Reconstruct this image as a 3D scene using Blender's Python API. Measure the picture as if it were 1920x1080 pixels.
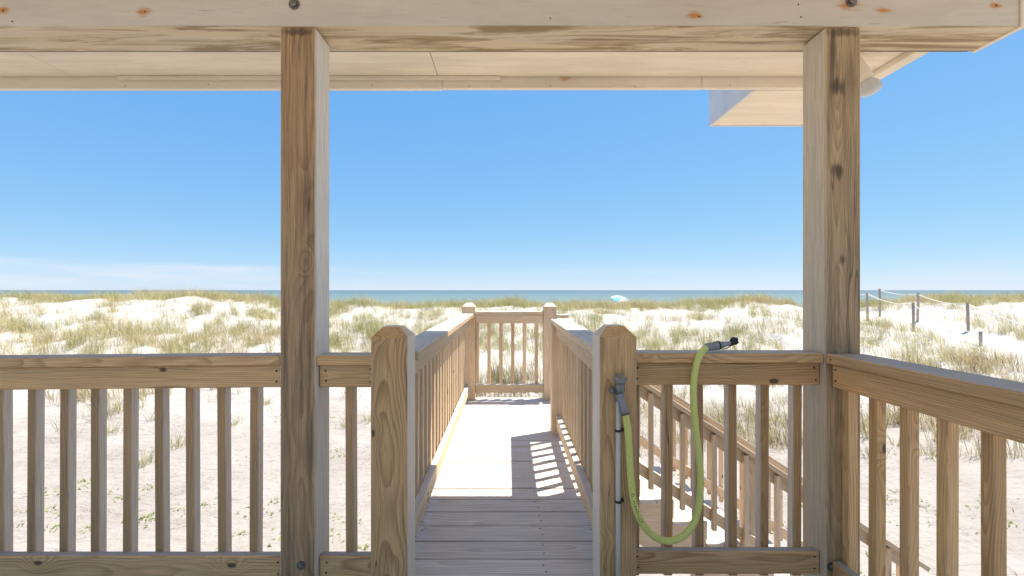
import bpy, bmesh, math, random
import numpy as np
from mathutils import Vector, Matrix, Euler

for o in list(bpy.data.objects):
    bpy.data.objects.remove(o, do_unlink=True)
SC = bpy.context.scene
COL = SC.collection
RNG = random.Random(7)
NR = np.random.default_rng(11)
R = math.radians

# ------------------------------------------------------------------ camera
CAM_Z = 1.18
cd = bpy.data.cameras.new('camera')
cam = bpy.data.objects.new('camera', cd)
COL.objects.link(cam)
cam.location = (0, 0, CAM_Z)
cam.rotation_euler = (R(90), 0, 0)
cd.sensor_width = 36.0
cd.lens = 16.0
cd.shift_x = 8 / 1920
cd.shift_y = 4 / 1920
cd.clip_start = 0.05
cd.clip_end = 120000
cd.dof.use_dof = True
cd.dof.focus_distance = 2.1
cd.dof.aperture_fstop = 4.0
SC.camera = cam

# ------------------------------------------------------------------ light
SUN_DIR = Vector((0.365, 0.19, 1.0)).normalized()
w = bpy.data.worlds.new('World')
SC.world = w
w.use_nodes = True
wt = w.node_tree
wt.nodes.clear()
wo = wt.nodes.new('ShaderNodeOutputWorld')
bg = wt.nodes.new('ShaderNodeBackground')
sky = wt.nodes.new('ShaderNodeTexSky')
sky.sky_type = 'NISHITA'
sky.sun_disc = False
sky.sun_elevation = math.asin(SUN_DIR.z)
sky.sun_rotation = math.atan2(SUN_DIR.x, SUN_DIR.y)
sky.altitude = 2500
sky.air_density = 1.0
sky.dust_density = 0.0
sky.ozone_density = 4.5
bg.inputs['Strength'].default_value = 0.05
# thin fair-weather cloud low over the horizon
tcw = wt.nodes.new('ShaderNodeTexCoord')
sep = wt.nodes.new('ShaderNodeSeparateXYZ')
wt.links.new(tcw.outputs['Generated'], sep.inputs[0])
mp = wt.nodes.new('ShaderNodeMapping')
mp.inputs['Scale'].default_value = (3.2, 3.2, 34.0)
mp.inputs['Location'].default_value = (4.3, 1.1, 0.0)
wt.links.new(tcw.outputs['Generated'], mp.inputs[0])
cn = wt.nodes.new('ShaderNodeTexNoise')
cn.inputs['Scale'].default_value = 1.0
cn.inputs['Detail'].default_value = 7
cn.inputs['Roughness'].default_value = 0.55
wt.links.new(mp.outputs[0], cn.inputs['Vector'])
cr = wt.nodes.new('ShaderNodeValToRGB')
cr.color_ramp.elements[0].position = 0.40
cr.color_ramp.elements[0].color = (0, 0, 0, 1)
cr.color_ramp.elements[1].position = 0.66
cr.color_ramp.elements[1].color = (1, 1, 1, 1)
wt.links.new(cn.outputs['Fac'], cr.inputs[0])
er = wt.nodes.new('ShaderNodeValToRGB')
for p in (0.018, 0.040):
    er.color_ramp.elements.new(p)
er.color_ramp.elements[3].position = 0.050
for e, v in zip(er.color_ramp.elements, (0.5, 0.8, 0.9, 0.0)):
    e.color = (v, v, v, 1)
wt.links.new(sep.outputs['Z'], er.inputs[0])
mu = wt.nodes.new('ShaderNodeMath')
mu.operation = 'MULTIPLY'
dt = wt.nodes.new('ShaderNodeVectorMath')
dt.operation = 'DOT_PRODUCT'
dt.inputs[1].default_value = (-0.76, 0.65, 0.0)
wt.links.new(tcw.outputs['Generated'], dt.inputs[0])
dm = wt.nodes.new('ShaderNodeMapRange')
dm.interpolation_type = 'SMOOTHSTEP'
for nm, vv in (('From Min', 0.85), ('From Max', 0.97), ('To Min', 0.22), ('To Max', 1.0)):
    dm.inputs[nm].default_value = vv
wt.links.new(dt.outputs['Value'], dm.inputs['Value'])
mb = wt.nodes.new('ShaderNodeMath')
mb.operation = 'MULTIPLY'
wt.links.new(cr.outputs[0], mb.inputs[0])
wt.links.new(dm.outputs[0], mb.inputs[1])
wt.links.new(mb.outputs[0], mu.inputs[0])
wt.links.new(er.outputs[0], mu.inputs[1])
mx = wt.nodes.new('ShaderNodeMix')
mx.data_type = 'RGBA'
mx.inputs['B'].default_value = (3.95, 4.15, 4.5, 1)
wt.links.new(mu.outputs[0], mx.inputs['Factor'])
# the photograph's tone curve on the clear sky: one curve per channel, the same in every direction
ssp = wt.nodes.new('ShaderNodeSeparateColor')
scb = wt.nodes.new('ShaderNodeCombineColor')
wt.links.new(sky.outputs[0], ssp.inputs[0])
for ch, (gain, gam) in enumerate(((0.84, 0.71), (1.62, 0.43), (3.60, 0.12))):
    pw = wt.nodes.new('ShaderNodeMath')
    pw.operation = 'POWER'
    pw.inputs[1].default_value = gam
    ml = wt.nodes.new('ShaderNodeMath')
    ml.operation = 'MULTIPLY'
    ml.inputs[1].default_value = gain
    wt.links.new(ssp.outputs[ch], pw.inputs[0])
    wt.links.new(pw.outputs[0], ml.inputs[0])
    wt.links.new(ml.outputs[0], scb.inputs[ch])
wt.links.new(scb.outputs[0], mx.inputs['A'])
wt.links.new(mx.outputs['Result'], bg.inputs['Color'])
wt.links.new(bg.outputs[0], wo.inputs[0])

sd = bpy.data.lights.new('sun', 'SUN')
sd.energy = 2.3
sd.angle = R(0.53)
sd.color = (1.0, 0.90, 0.76)
sun = bpy.data.objects.new('sun', sd)
COL.objects.link(sun)
sun.rotation_euler = SUN_DIR.to_track_quat('Z', 'Y').to_euler()
sun.location = (4, 2, 12)

SC.view_settings.view_transform = 'Standard'
SC.view_settings.look = 'None'
SC.view_settings.gamma = 1.0
SC.view_settings.exposure = 2.1
SC.render.engine = 'CYCLES'
SC.cycles.max_bounces = 5
SC.cycles.diffuse_bounces = 4

# ------------------------------------------------------------------ nodes
class NT:
    def __init__(self, name):
        self.m = bpy.data.materials.new(name)
        self.m.use_nodes = True
        self.t = self.m.node_tree
        self.t.nodes.clear()
        self.out = self.t.nodes.new('ShaderNodeOutputMaterial')
        self.b = self.t.nodes.new('ShaderNodeBsdfPrincipled')
        self.t.links.new(self.b.outputs[0], self.out.inputs[0])

    def n(self, typ, **kw):
        nd = self.t.nodes.new('ShaderNode' + typ)
        for k, v in kw.items():
            setattr(nd, k, v)
        return nd

    def put(self, sock, v):
        if hasattr(v, 'is_output'):
            self.t.links.new(v, sock)
        elif isinstance(v, (tuple, list)):
            v = tuple(v)
            if sock.type == 'RGBA' and len(v) == 3:
                v = v + (1,)
            sock.default_value = v
        else:
            sock.default_value = v

    def math(self, op, a, b=0.0, c=None, clamp=False):
        nd = self.n('Math', operation=op, use_clamp=clamp)
        self.put(nd.inputs[0], a)
        self.put(nd.inputs[1], b)
        if c is not None:
            self.put(nd.inputs[2], c)
        return nd.outputs[0]

    def vmath(self, op, a, b=(0, 0, 0)):
        nd = self.n('VectorMath', operation=op)
        self.put(nd.inputs[0], a)
        self.put(nd.inputs[1], b)
        return nd.outputs['Value'] if op in ('LENGTH', 'DISTANCE', 'DOT_PRODUCT') else nd.outputs[0]

    def mix(self, f, a, b, mode='MIX'):
        nd = self.n('Mix', data_type='RGBA', blend_type=mode)
        self.put(nd.inputs['Factor'], f)
        self.put(nd.inputs['A'], a)
        self.put(nd.inputs['B'], b)
        return nd.outputs['Result']

    def noise(self, vec, scale=1.0, detail=3, rough=0.5, dist=0.0):
        nd = self.n('TexNoise')
        self.put(nd.inputs['Vector'], vec)
        nd.inputs['Scale'].default_value = scale
        nd.inputs['Detail'].default_value = detail
        nd.inputs['Roughness'].default_value = rough
        nd.inputs['Distortion'].default_value = dist
        return nd.outputs['Fac']

    def ramp(self, f, pts):
        nd = self.n('ValToRGB')
        els = nd.color_ramp.elements
        while len(els) < len(pts):
            els.new(0.5)
        for e, (p, c) in zip(els, pts):
            e.position = p
            e.color = (c, c, c, 1) if not isinstance(c, (tuple, list)) else tuple(c) + (1,)
        self.put(nd.inputs[0], f)
        return nd.outputs[0]

    def smooth(self, v, lo, hi, to0=0.0, to1=1.0):
        nd = self.n('MapRange', interpolation_type='SMOOTHSTEP')
        self.put(nd.inputs['Value'], v)
        nd.inputs['From Min'].default_value = lo
        nd.inputs['From Max'].default_value = hi
        nd.inputs['To Min'].default_value = to0
        nd.inputs['To Max'].default_value = to1
        return nd.outputs[0]

    def bump(self, h, strength=0.3, dist=0.002):
        nd = self.n('Bump')
        nd.inputs['Strength'].default_value = strength
        nd.inputs['Distance'].default_value = dist
        self.put(nd.inputs['Height'], h)
        self.t.links.new(nd.outputs[0], self.b.inputs['Normal'])

    def done(self, color, rough=0.6, spec=0.4):
        self.put(self.b.inputs['Base Color'], color)
        self.put(self.b.inputs['Roughness'], rough)
        self.b.inputs['Specular IOR Level'].default_value = spec
        return self.m


def wood(name, light, dark, ring=0.0066, contrast=0.72, bleach_lit=(0.5, 0.47, 0.43), bleach_amt=0.85,
         grime=0.0, knot_keep=0.28, rough=0.62, spots=(), spec=0.4, redden=0.35, streak=0.5, side=0.0, up_at=(0.78, 0.9), fibre=0.66):
    k = NT(name)
    tc = k.n('TexCoord').outputs['Object']
    oi = k.n('ObjectInfo')
    sc = k.n('SeparateColor')
    k.put(sc.inputs[0], oi.outputs['Color'])
    cr_, cg, cb = sc.outputs[0], sc.outputs[1], sc.outputs[2]
    off = k.n('CombineXYZ')
    k.put(off.inputs[0], k.math('MULTIPLY', cr_, 47.0))
    k.put(off.inputs[1], k.math('MULTIPLY', cg, 3.1))
    v = k.vmath('ADD', tc, off.outputs[0])
    s = k.n('SeparateXYZ')
    k.put(s.inputs[0], tc)
    wn = k.noise(k.vmath('MULTIPLY', v, (1.6, 5.0, 5.0)), 1.0, 2, 0.45)
    warp = k.math('MULTIPLY', k.math('SUBTRACT', wn, 0.5), 0.075)
    tilt = k.math('MULTIPLY', k.math('SUBTRACT', cr_, 0.5), 0.05)
    yy = k.math('ADD', s.outputs[1], k.math('MULTIPLY', k.math('SUBTRACT', cg, 0.5), 0.16))
    yy = k.math('ADD', yy, k.math('MULTIPLY', s.outputs[0], tilt))
    zz = k.math('ADD', s.outputs[2], k.math('MULTIPLY', k.math('SUBTRACT', cb, 0.5), 0.16))
    r = k.math('SQRT', k.math('ADD', k.math('MULTIPLY', yy, yy), k.math('MULTIPLY', zz, zz)))
    r = k.math('ADD', r, warp)
    # knots
    vo = k.n('TexVoronoi')
    k.put(vo.inputs['Vector'], k.vmath('MULTIPLY', v, (5.0, 9.0, 9.0)))
    vo.inputs['Scale'].default_value = 1.0
    kc = k.n('SeparateColor')
    k.put(kc.inputs[0], vo.outputs['Color'])
    keep = k.math('LESS_THAN', kc.outputs[0], knot_keep)
    infl = k.math('MULTIPLY', keep, k.smooth(vo.outputs['Distance'], 0.0, 0.45, 1.0, 0.0))
    r = k.math('ADD', r, k.math('MULTIPLY', infl, 0.022))
    core = k.math('MULTIPLY', keep, k.smooth(vo.outputs['Distance'], 0.07, 0.125, 1.0, 0.0))
    ringv = k.math('FRACT', k.math('DIVIDE', r, ring))
    rg = k.ramp(ringv, [(0.0, 0.15), (0.35, 0.25), (0.72, 0.72), (0.9, 1.0), (1.0, 0.15)])
    rn = k.noise(k.vmath('MULTIPLY', v, (2.0, 14.0, 14.0)), 1.0, 2)
    rg = k.math('MULTIPLY', rg, k.smooth(rn, 0.25, 0.65, 0.35, 1.0))
    fib = k.noise(k.vmath('MULTIPLY', v, (5.0, 330.0, 330.0)), 1.0, 3, 0.6)
    big = k.noise(k.vmath('MULTIPLY', v, (1.1, 9.0, 9.0)), 1.0, 4, 0.55)
    col = k.mix(k.math('MULTIPLY', rg, contrast), light, dark)
    # board to board tone
    tone = k.math('ADD', 0.84, k.math('MULTIPLY', cb, 0.30))
    tcn = k.n('CombineColor')
    k.put(tcn.inputs[0], tone)
    k.put(tcn.inputs[1], k.math('SUBTRACT', tone, k.math('MULTIPLY', cg, 0.06 * redden)))
    k.put(tcn.inputs[2], k.math('SUBTRACT', tone, k.math('MULTIPLY', cg, 0.30 * redden)))
    col = k.mix(1.0, col, tcn.outputs[0], 'MULTIPLY')
    st = k.smooth(big, 0.3, 0.72, 1.08, 0.80)
    col = k.mix(streak, col, k.vmath('MULTIPLY', col, (0.72, 0.66, 0.58)), 'MIX') if False else col
    sx = k.n('CombineColor')
    for i in range(3):
        k.put(sx.inputs[i], st)
    col = k.mix(streak, col, k.mix(1.0, col, sx.outputs[0], 'MULTIPLY'))
    fi = k.smooth(fib, 0.28, 0.72, fibre, 1.14)
    fx = k.n('CombineColor')
    for i in range(3):
        k.put(fx.inputs[i], fi)
    col = k.mix(0.8, col, fx.outputs[0], 'MULTIPLY')
    col = k.mix(k.math('MULTIPLY', core, 0.85), col, (0.055, 0.028, 0.014))
    # checks along the grain
    ck = k.noise(k.vmath('MULTIPLY', v, (0.9, 30.0, 30.0)), 1.0, 1)
    ckl = k.smooth(k.math('ABSOLUTE', k.math('SUBTRACT', ck, 0.5)), 0.0, 0.012, 1.0, 0.0)
    ckm = k.smooth(k.noise(k.vmath('MULTIPLY', v, (1.7, 3.0, 3.0)), 1.0, 1), 0.56, 0.66)
    chk = k.math('MULTIPLY', ckl, ckm)
    col = k.mix(k.math('MULTIPLY', chk, 0.75), col, (0.05, 0.032, 0.02))
    if grime > 0:
        g1 = k.noise(k.vmath('MULTIPLY', v, (1.5, 34.0, 34.0)), 1.0, 5, 0.68)
        gm = k.smooth(g1, 0.44, 0.74, 0.0, grime)
        col = k.mix(gm, col, (0.075, 0.058, 0.04))
    if spots:
        pos = k.n('NewGeometry').outputs['Position']
        for (px, py, pz, sxr, szr, amt) in spots:
            dv = k.vmath('MULTIPLY', k.vmath('SUBTRACT', pos, (px, py, pz)), (1 / sxr, 1 / 0.05, 1 / szr))
            d = k.vmath('LENGTH', dv)
            nd_ = k.noise(k.vmath('MULTIPLY', v, (9.0, 60.0, 60.0)), 1.0, 4, 0.6)
            d = k.math('ADD', d, k.math('MULTIPLY', k.math('SUBTRACT', nd_, 0.5), 1.5))
            col = k.mix(k.smooth(d, 0.25, 1.0, amt, 0.0), col, (0.05, 0.036, 0.024))
    # faces open to the sky are bleached; baluster sides have skylight painted in
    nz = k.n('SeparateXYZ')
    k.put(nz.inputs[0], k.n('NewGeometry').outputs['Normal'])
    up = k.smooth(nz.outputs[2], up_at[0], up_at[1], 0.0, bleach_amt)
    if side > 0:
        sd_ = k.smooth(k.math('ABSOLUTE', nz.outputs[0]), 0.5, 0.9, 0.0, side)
        col = k.mix(sd_, col, k.mix(0.7, tuple(c * 1.02 for c in bleach_lit), fx.outputs[0], 'MULTIPLY'))
    blc = k.mix(k.math('MULTIPLY', rg, 0.7), bleach_lit, tuple(c * 0.55 for c in bleach_lit))
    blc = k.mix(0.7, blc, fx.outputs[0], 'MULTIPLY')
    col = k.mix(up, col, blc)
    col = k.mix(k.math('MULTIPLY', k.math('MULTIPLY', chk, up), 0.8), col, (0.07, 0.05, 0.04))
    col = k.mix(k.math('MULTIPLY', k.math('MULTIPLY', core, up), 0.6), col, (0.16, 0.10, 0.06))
    h = k.math('ADD', k.math('MULTIPLY', rg, 0.5), k.math('MULTIPLY', fib, 0.6))
    h = k.math('SUBTRACT', h, k.math('MULTIPLY', chk, 3.0))
    k.bump(h, 0.35, 0.0015)
    return k.done(col, rough, spec)


def plain(name, col, rough=0.5, metal=0.0, var=0.15, scale=40.0, spec=0.5):
    k = NT(name)
    tc = k.n('TexCoord').outputs['Object']
    f = k.noise(tc, scale, 4, 0.6)
    c = k.mix(f, tuple(x * (1 - var) for x in col), tuple(min(1, x * (1 + var)) for x in col))
    k.b.inputs['Metallic'].default_value = metal
    k.bump(f, 0.15, 0.001)
    return k.done(c, rough, spec)


def paint(name, base, mildew=0.0, rust=(), fade=0.12, yellow=0.0, under=0.0):
    k = NT(name)
    geo = k.n('NewGeometry')
    pos = geo.outputs['Position']
    n1 = k.noise(k.vmath('MULTIPLY', pos, (1.2, 5.0, 5.0)), 1.0, 5, 0.6)
    n2 = k.noise(k.vmath('MULTIPLY', pos, (9.0, 70.0, 70.0)), 1.0, 4, 0.65)
    col = k.mix(k.smooth(n1, 0.3, 0.7), tuple(c * (1 - fade) for c in base), base)
    col = k.mix(k.smooth(n2, 0.52, 0.72, 0.0, 0.35), col, tuple(c * 0.72 for c in base))
    s = k.n('SeparateXYZ')
    k.put(s.inputs[0], geo.outputs['Normal'])
    dn = k.smooth(s.outputs[2], -0.8, -0.4, 1.0, 0.0)
    if under > 0:
        uf = k.math('MULTIPLY', dn, k.smooth(k.noise(k.vmath('MULTIPLY', pos, (1.0, 9.0, 9.0)), 1.0, 4, 0.6), 0.25, 0.65, under * 0.35, under))
        col = k.mix(uf, col, (0.72, 0.56, 0.32))
    if mildew > 0:
        m1 = k.noise(k.vmath('MULTIPLY', pos, (1.7, 17.0, 17.0)), 1.0, 5, 0.65, 0.6)
        m2 = k.noise(k.vmath('MULTIPLY', pos, (26.0, 75.0, 75.0)), 1.0, 4, 0.7)
        mm = k.smooth(m1, 0.43, 0.62, 0.0, 0.85)
        mf = k.smooth(m2, 0.52, 0.60, 0.0, 0.85)
        mk = k.math('MULTIPLY', k.math('MAXIMUM', mm, k.math('MULTIPLY', mf, k.smooth(m1, 0.45, 0.6))), mildew)
        mk = k.math('MULTIPLY', mk, k.math('ADD', 0.08, k.math('MULTIPLY', dn, 0.92)))
        col = k.mix(mk, col, (0.25, 0.15, 0.045))
        # bare wood where the paint has flaked off
        p1 = k.noise(k.vmath('MULTIPLY', pos, (6.0, 40.0, 60.0)), 1.0, 3, 0.5)
        col = k.mix(k.smooth(p1, 0.72, 0.735, 0.0, 0.5 * mildew), col, (0.33, 0.22, 0.13))
    for (px, py, pz, rad) in rust:
        dv = k.vmath('MULTIPLY', k.vmath('SUBTRACT', pos, (px, py, pz)), (0.55 / rad, 0.3 / rad, 1.05 / rad))
        d = k.math('ADD', k.vmath('LENGTH', dv), k.math('MULTIPLY', k.math('SUBTRACT', n2, 0.5), 2.4))
        col = k.mix(k.smooth(d, 0.15, 1.0, 0.9, 0.0), col, (0.55, 0.21, 0.025))
    k.bump(k.math('ADD', n2, k.math('MULTIPLY', n1, 0.5)), 0.25, 0.002)
    return k.done(col, 0.55, 0.4)


PINE_L, PINE_D = (0.82, 0.52, 0.25), (0.36, 0.17, 0.055)
M = {}
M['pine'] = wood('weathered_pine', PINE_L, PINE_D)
M['bal'] = wood('baluster_pine', (0.60, 0.375, 0.18), PINE_D, side=0.8, bleach_lit=(0.84, 0.73, 0.61))  # pale side faces are skylight painted into the colour
M['newel'] = wood('newel_pine', (0.80, 0.505, 0.235), (0.29, 0.14, 0.047), ring=0.0066, contrast=0.78, grime=0.25, side=0.85, bleach_lit=(0.82, 0.76, 0.65))
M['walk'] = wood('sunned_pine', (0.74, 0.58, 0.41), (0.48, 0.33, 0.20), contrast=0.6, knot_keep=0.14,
                 bleach_lit=(0.72, 0.67, 0.61), up_at=(0.5, 0.7))
M['deck'] = wood('bleached_deck', (0.70, 0.64, 0.58), (0.46, 0.38, 0.31), contrast=0.75, bleach_lit=(0.82, 0.75, 0.685),
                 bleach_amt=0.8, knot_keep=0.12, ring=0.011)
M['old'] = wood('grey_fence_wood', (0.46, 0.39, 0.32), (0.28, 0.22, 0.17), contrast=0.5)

# ------------------------------------------------------------------ helpers
def link(name, me, mat, parent=None):
    o = bpy.data.objects.new(name, me)
    COL.objects.link(o)
    if mat is not None and len(me.materials) == 0:
        me.materials.append(mat)
    if parent is not None:
        o.parent = parent
    o.color = (RNG.random(), RNG.random(), RNG.random(), 1)
    return o


def wloc(o):
    p = Vector((0, 0, 0))
    while o is not None:
        p = p + o.location
        o = o.parent
    return p


def tag(o, label=None, cat=None, group=None, kind=None):
    if label:
        o['label'] = label
    if cat:
        o['category'] = cat
    if group:
        o['group'] = group
    if kind:
        o['kind'] = kind
    return o


def thing(name, loc, label, cat, group=None, kind=None):
    o = bpy.data.objects.new(name, None)
    COL.objects.link(o)
    o.location = loc
    o.empty_display_size = 0.1
    return tag(o, label, cat, group, kind)


_mc = {}


def beam_mesh(L, W, T, bev, mat):
    key = (round(L, 4), round(W, 4), round(T, 4), bev, mat.name)
    if key in _mc:
        return _mc[key]
    bm = bmesh.new()
    bmesh.ops.create_cube(bm, size=1)
    bmesh.ops.scale(bm, vec=(L, W, T), verts=bm.verts)
    if bev > 0:
        bmesh.ops.bevel(bm, geom=list(bm.edges), offset=bev, segments=1, affect='EDGES', clamp_overlap=True)
    me = bpy.data.meshes.new('board')
    bm.to_mesh(me)
    bm.free()
    me.materials.append(mat)
    _mc[key] = me
    return me


def box(name, x0, x1, y0, y1, z0, z1, mat, parent=None, axis=None, bev=0.003, jit=0.0, grain=None):
    """A board between two corners; its long side is its local x."""
    d = (x1 - x0, y1 - y0, z1 - z0)
    if axis is None:
        axis = 'XYZ'[d.index(max(d))]
    c = Vector(((x0 + x1) / 2, (y0 + y1) / 2, (z0 + z1) / 2))
    if axis == 'X':
        L, W, T, rot = d[0], d[1], d[2], (0, 0, 0)
    elif axis == 'Y':
        L, W, T, rot = d[1], d[0], d[2], (0, 0, R(90))
    else:
        L, W, T, rot = d[2], d[1], d[0], (0, R(-90), 0)
    o = link(name, beam_mesh(L, W, T, bev, mat), None, parent)
    o.location = c - (wloc(parent) if parent else Vector((0, 0, 0)))
    o.rotation_euler = tuple(a + (RNG.uniform(-jit, jit) if jit else 0) for a in rot)
    if grain:
        o.color = tuple(grain) + (1,)
    return o


def slope_board(name, xa, za, xb, zb, y0, y1, T, mat, parent, bev=0.003):
    """Board from (xa, za) to (xb, zb) measured on its upper face, thickness T below it."""
    L = math.hypot(xb - xa, zb - za)
    th = math.atan2(za - zb, xb - xa)
    o = link(name, beam_mesh(L, y1 - y0, T, bev, mat), None, parent)
    c = Vector(((xa + xb) / 2, (y0 + y1) / 2, (za + zb) / 2)) + Vector((-math.sin(th), 0, -math.cos(th))) * T / 2
    o.location = c - wloc(parent)
    o.rotation_euler = (0, th, 0)
    return o


def pyd(name, verts, faces, mat, parent=None, smooth=False):
    me = bpy.data.meshes.new(name)
    me.from_pydata(verts, [], faces)
    me.update()
    if smooth:
        for p in me.polygons:
            p.use_smooth = True
    return link(name, me, mat, parent)


def lathe_mesh(prof, seg=20):
    """prof: (radius, z) list; closed at both ends."""
    vs, fs = [], []
    for (r, z) in prof:
        for i in range(seg):
            a = 2 * math.pi * i / seg
            vs.append((r * math.cos(a), r * math.sin(a), z))
    for j in range(len(prof) - 1):
        for i in range(seg):
            a, b = j * seg + i, j * seg + (i + 1) % seg
            fs.append((a, b, b + seg, a + seg))
    fs.append(tuple(range(seg - 1, -1, -1)))
    fs.append(tuple(range((len(prof) - 1) * seg, len(prof) * seg)))
    return vs, fs


def lathe(name, prof, mat, loc, direction=(0, 0, 1), parent=None, seg=20, smooth=True):
    vs, fs = lathe_mesh(prof, seg)
    o = pyd(name, vs, fs, mat, parent, smooth)
    o.location = Vector(loc) - (wloc(parent) if parent else Vector((0, 0, 0)))
    o.rotation_euler = Vector(direction).to_track_quat('Z', 'Y').to_euler()
    return o


def tube_mesh(pts, rad, seg=12):
    pts = [Vector(p) for p in pts]
    vs, fs = [], []
    up = Vector((0.0, -1.0, 0.001))
    for i, p in enumerate(pts):
        t = (pts[min(i + 1, len(pts) - 1)] - pts[max(i - 1, 0)]).normalized()
        a = t.cross(up)
        if a.length < 1e-4:
            a = t.cross(Vector((1, 0, 0)))
        a.normalize()
        b = t.cross(a).normalized()
        rr = rad[i] if isinstance(rad, (list, tuple)) else rad
        for k in range(seg):
            an = 2 * math.pi * k / seg
            vs.append(p + (a * math.cos(an) + b * math.sin(an)) * rr)
    for i in range(len(pts) - 1):
        for k in range(seg):
            q, s = i * seg + k, i * seg + (k + 1) % seg
            fs.append((q, s, s + seg, q + seg))
    fs.append(tuple(range(seg - 1, -1, -1)))
    fs.append(tuple(range((len(pts) - 1) * seg, len(pts) * seg)))
    return [tuple(v) for v in vs], fs


def tube(name, pts, rad, mat, parent=None, seg=12):
    base = wloc(parent) if parent else Vector((0, 0, 0))
    vs, fs = tube_mesh([Vector(p) - base for p in pts], rad, seg)
    return pyd(name, vs, fs, mat, parent, True)


def catmull(P, n=8):
    P = [Vector(p) for p in P]
    P = [P[0] * 2 - P[1]] + P + [P[-1] * 2 - P[-2]]
    out = []
    for i in range(1, len(P) - 2):
        for k in range(n):
            t = k / n
            a, b, c, d = P[i - 1], P[i], P[i + 1], P[i + 2]
            out.append(0.5 * ((2 * b) + (c - a) * t + (2 * a - 5 * b + 4 * c - d) * t * t + (3 * b - a - 3 * c + d) * t ** 3))
    out.append(P[-2])
    return out


VX, HY, F = 952.0, 544.0, 853.33


def at(px, py, Y):
    return Vector(((px - VX) / F * Y, Y, CAM_Z - (py - HY) / F * Y))


# screws: one shared dark head per material
M['screw'] = plain('rusty_screw', (0.06, 0.045, 0.035), 0.6, 0.6)
_sv, _sf = lathe_mesh([(0.0045, 0.0), (0.0045, 0.0012), (0.002, 0.0016)], 8)
_sme = bpy.data.meshes.new('screw')
_sme.from_pydata(_sv, [], _sf)
_sme.materials.append(M['screw'])


def screw(p, n, parent, s=1.0):
    o = link('screw', _sme, None, parent)
    q = Vector(n).to_track_quat('Z', 'Y')
    # parent may be rotated: express in its frame
    pm = Matrix.Translation(wloc(parent)) @ parent.rotation_euler.to_matrix().to_4x4()
    m = pm.inverted() @ (Matrix.Translation(Vector(p)) @ q.to_matrix().to_4x4())
    o.location = m.to_translation()
    o.rotation_euler = m.to_euler()
    o.scale = (s, s, s)
    return o


# ------------------------------------------------------------------ terrain
def vnoise(x, y, seed=0):
    xi, yi = np.floor(x).astype(np.int64), np.floor(y).astype(np.int64)
    xf, yf = x - xi, y - yi
    u, v = xf * xf * (3 - 2 * xf), yf * yf * (3 - 2 * yf)

    def h(a, b):
        n = (a * 374761393 + b * 668265263 + seed * 974634777) & 0xFFFFFFFF
        n = ((n ^ (n >> 13)) * 1274126177) & 0xFFFFFFFF
        return ((n ^ (n >> 16)) & 0xFFFF) / 65535.0
    return (h(xi, yi) * (1 - u) + h(xi + 1, yi) * u) * (1 - v) + (h(xi, yi + 1) * (1 - u) + h(xi + 1, yi + 1) * u) * v


def fbm(x, y, seed=0, oct=4, gain=0.5):
    t, a, s = 0.0, 1.0, 0.0
    for i in range(oct):
        t = t + a * vnoise(x * 2 ** i + 13.7 * i, y * 2 ** i - 7.1 * i, seed + i)
        s += a
        a *= gain
    return t / s


def sst(a, b, v):
    t = np.clip((v - a) / (b - a), 0, 1)
    return t * t * (3 - 2 * t)


PROF_Y = [-30, 9.0, 10.6, 13, 15, 17, 19, 21, 24, 26.2, 28.0, 30, 33, 37, 44, 60, 80]
PROF_Z = [-2.0, -2.0, -1.98, -1.66, -1.42, -1.13, -0.78, -0.45, -0.05, 0.16, 0.22, 0.0, -0.8, -1.8, -2.5, -3.6, -5.0]
CR_X = [-60, -30, -20, -16, -13, -10.5, -6, 0, 5, 10, 16, 18.5, 20.3, 21.7, 23.6, 26, 30, 36, 60]
CR_Z = [0.3, 0.30, 0.42, 0.36, 0.14, -0.10, -0.08, 0.0, 0.02, -0.02, 0.04, -0.16, -0.30, -0.30, -0.02, 0.24, 0.30, 0.25, 0.3]


def ground(x, y):
    x = np.asarray(x, float)
    y = np.asarray(y, float)
    z = np.interp(y, PROF_Y, PROF_Z)
    crest = np.interp(x, CR_X, CR_Z)
    z = z + crest * sst(17, 26, y) * (1 - sst(31, 42, y))
    am = sst(10.5, 16, y) * (1 - sst(34, 46, y))
    path = np.exp(-((x - 19.6) / 1.3) ** 2) * sst(9, 14, y)
    z = z + am * (1 - 0.7 * path) * ((fbm(x * 0.33, y * 0.33, 3, 3) - 0.5) * 0.75 + (fbm(x * 1.1, y * 1.1, 9, 3) - 0.5) * 0.34)
    z = z + (1 - sst(44, 60, y)) * ((fbm(x * 0.9, y * 0.9, 21, 3) - 0.5) * 0.07 + (fbm(x * 3.0, y * 3.0, 5, 3) - 0.5) * 0.05)
    z = z - 0.12 * path
    return z


def grid(xs, ys, zf):
    X, Y = np.meshgrid(xs, ys)
    Z = zf(X, Y)
    n, m = len(xs), len(ys)
    V = np.stack([X.ravel(), Y.ravel(), Z.ravel()], 1)
    I = np.arange(n * m).reshape(m, n)
    Fc = np.stack([I[:-1, :-1].ravel(), I[:-1, 1:].ravel(), I[1:, 1:].ravel(), I[1:, :-1].ravel()], 1)
    return V, Fc


def fast_mesh(name, V, Fc, mat, smooth=True):
    me = bpy.data.meshes.new(name)
    k = Fc.shape[1]
    me.vertices.add(len(V))
    me.vertices.foreach_set('co', V.astype(np.float32).ravel())
    me.loops.add(len(Fc) * k)
    me.loops.foreach_set('vertex_index', Fc.astype(np.int32).ravel())
    me.polygons.add(len(Fc))
    me.polygons.foreach_set('loop_start', np.arange(0, len(Fc) * k, k, dtype=np.int32))
    me.polygons.foreach_set('loop_total', np.full(len(Fc), k, dtype=np.int32))
    me.polygons.foreach_set('use_smooth', np.full(len(Fc), smooth))
    me.update(calc_edges=True)
    me.materials.append(mat)
    return me


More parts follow.
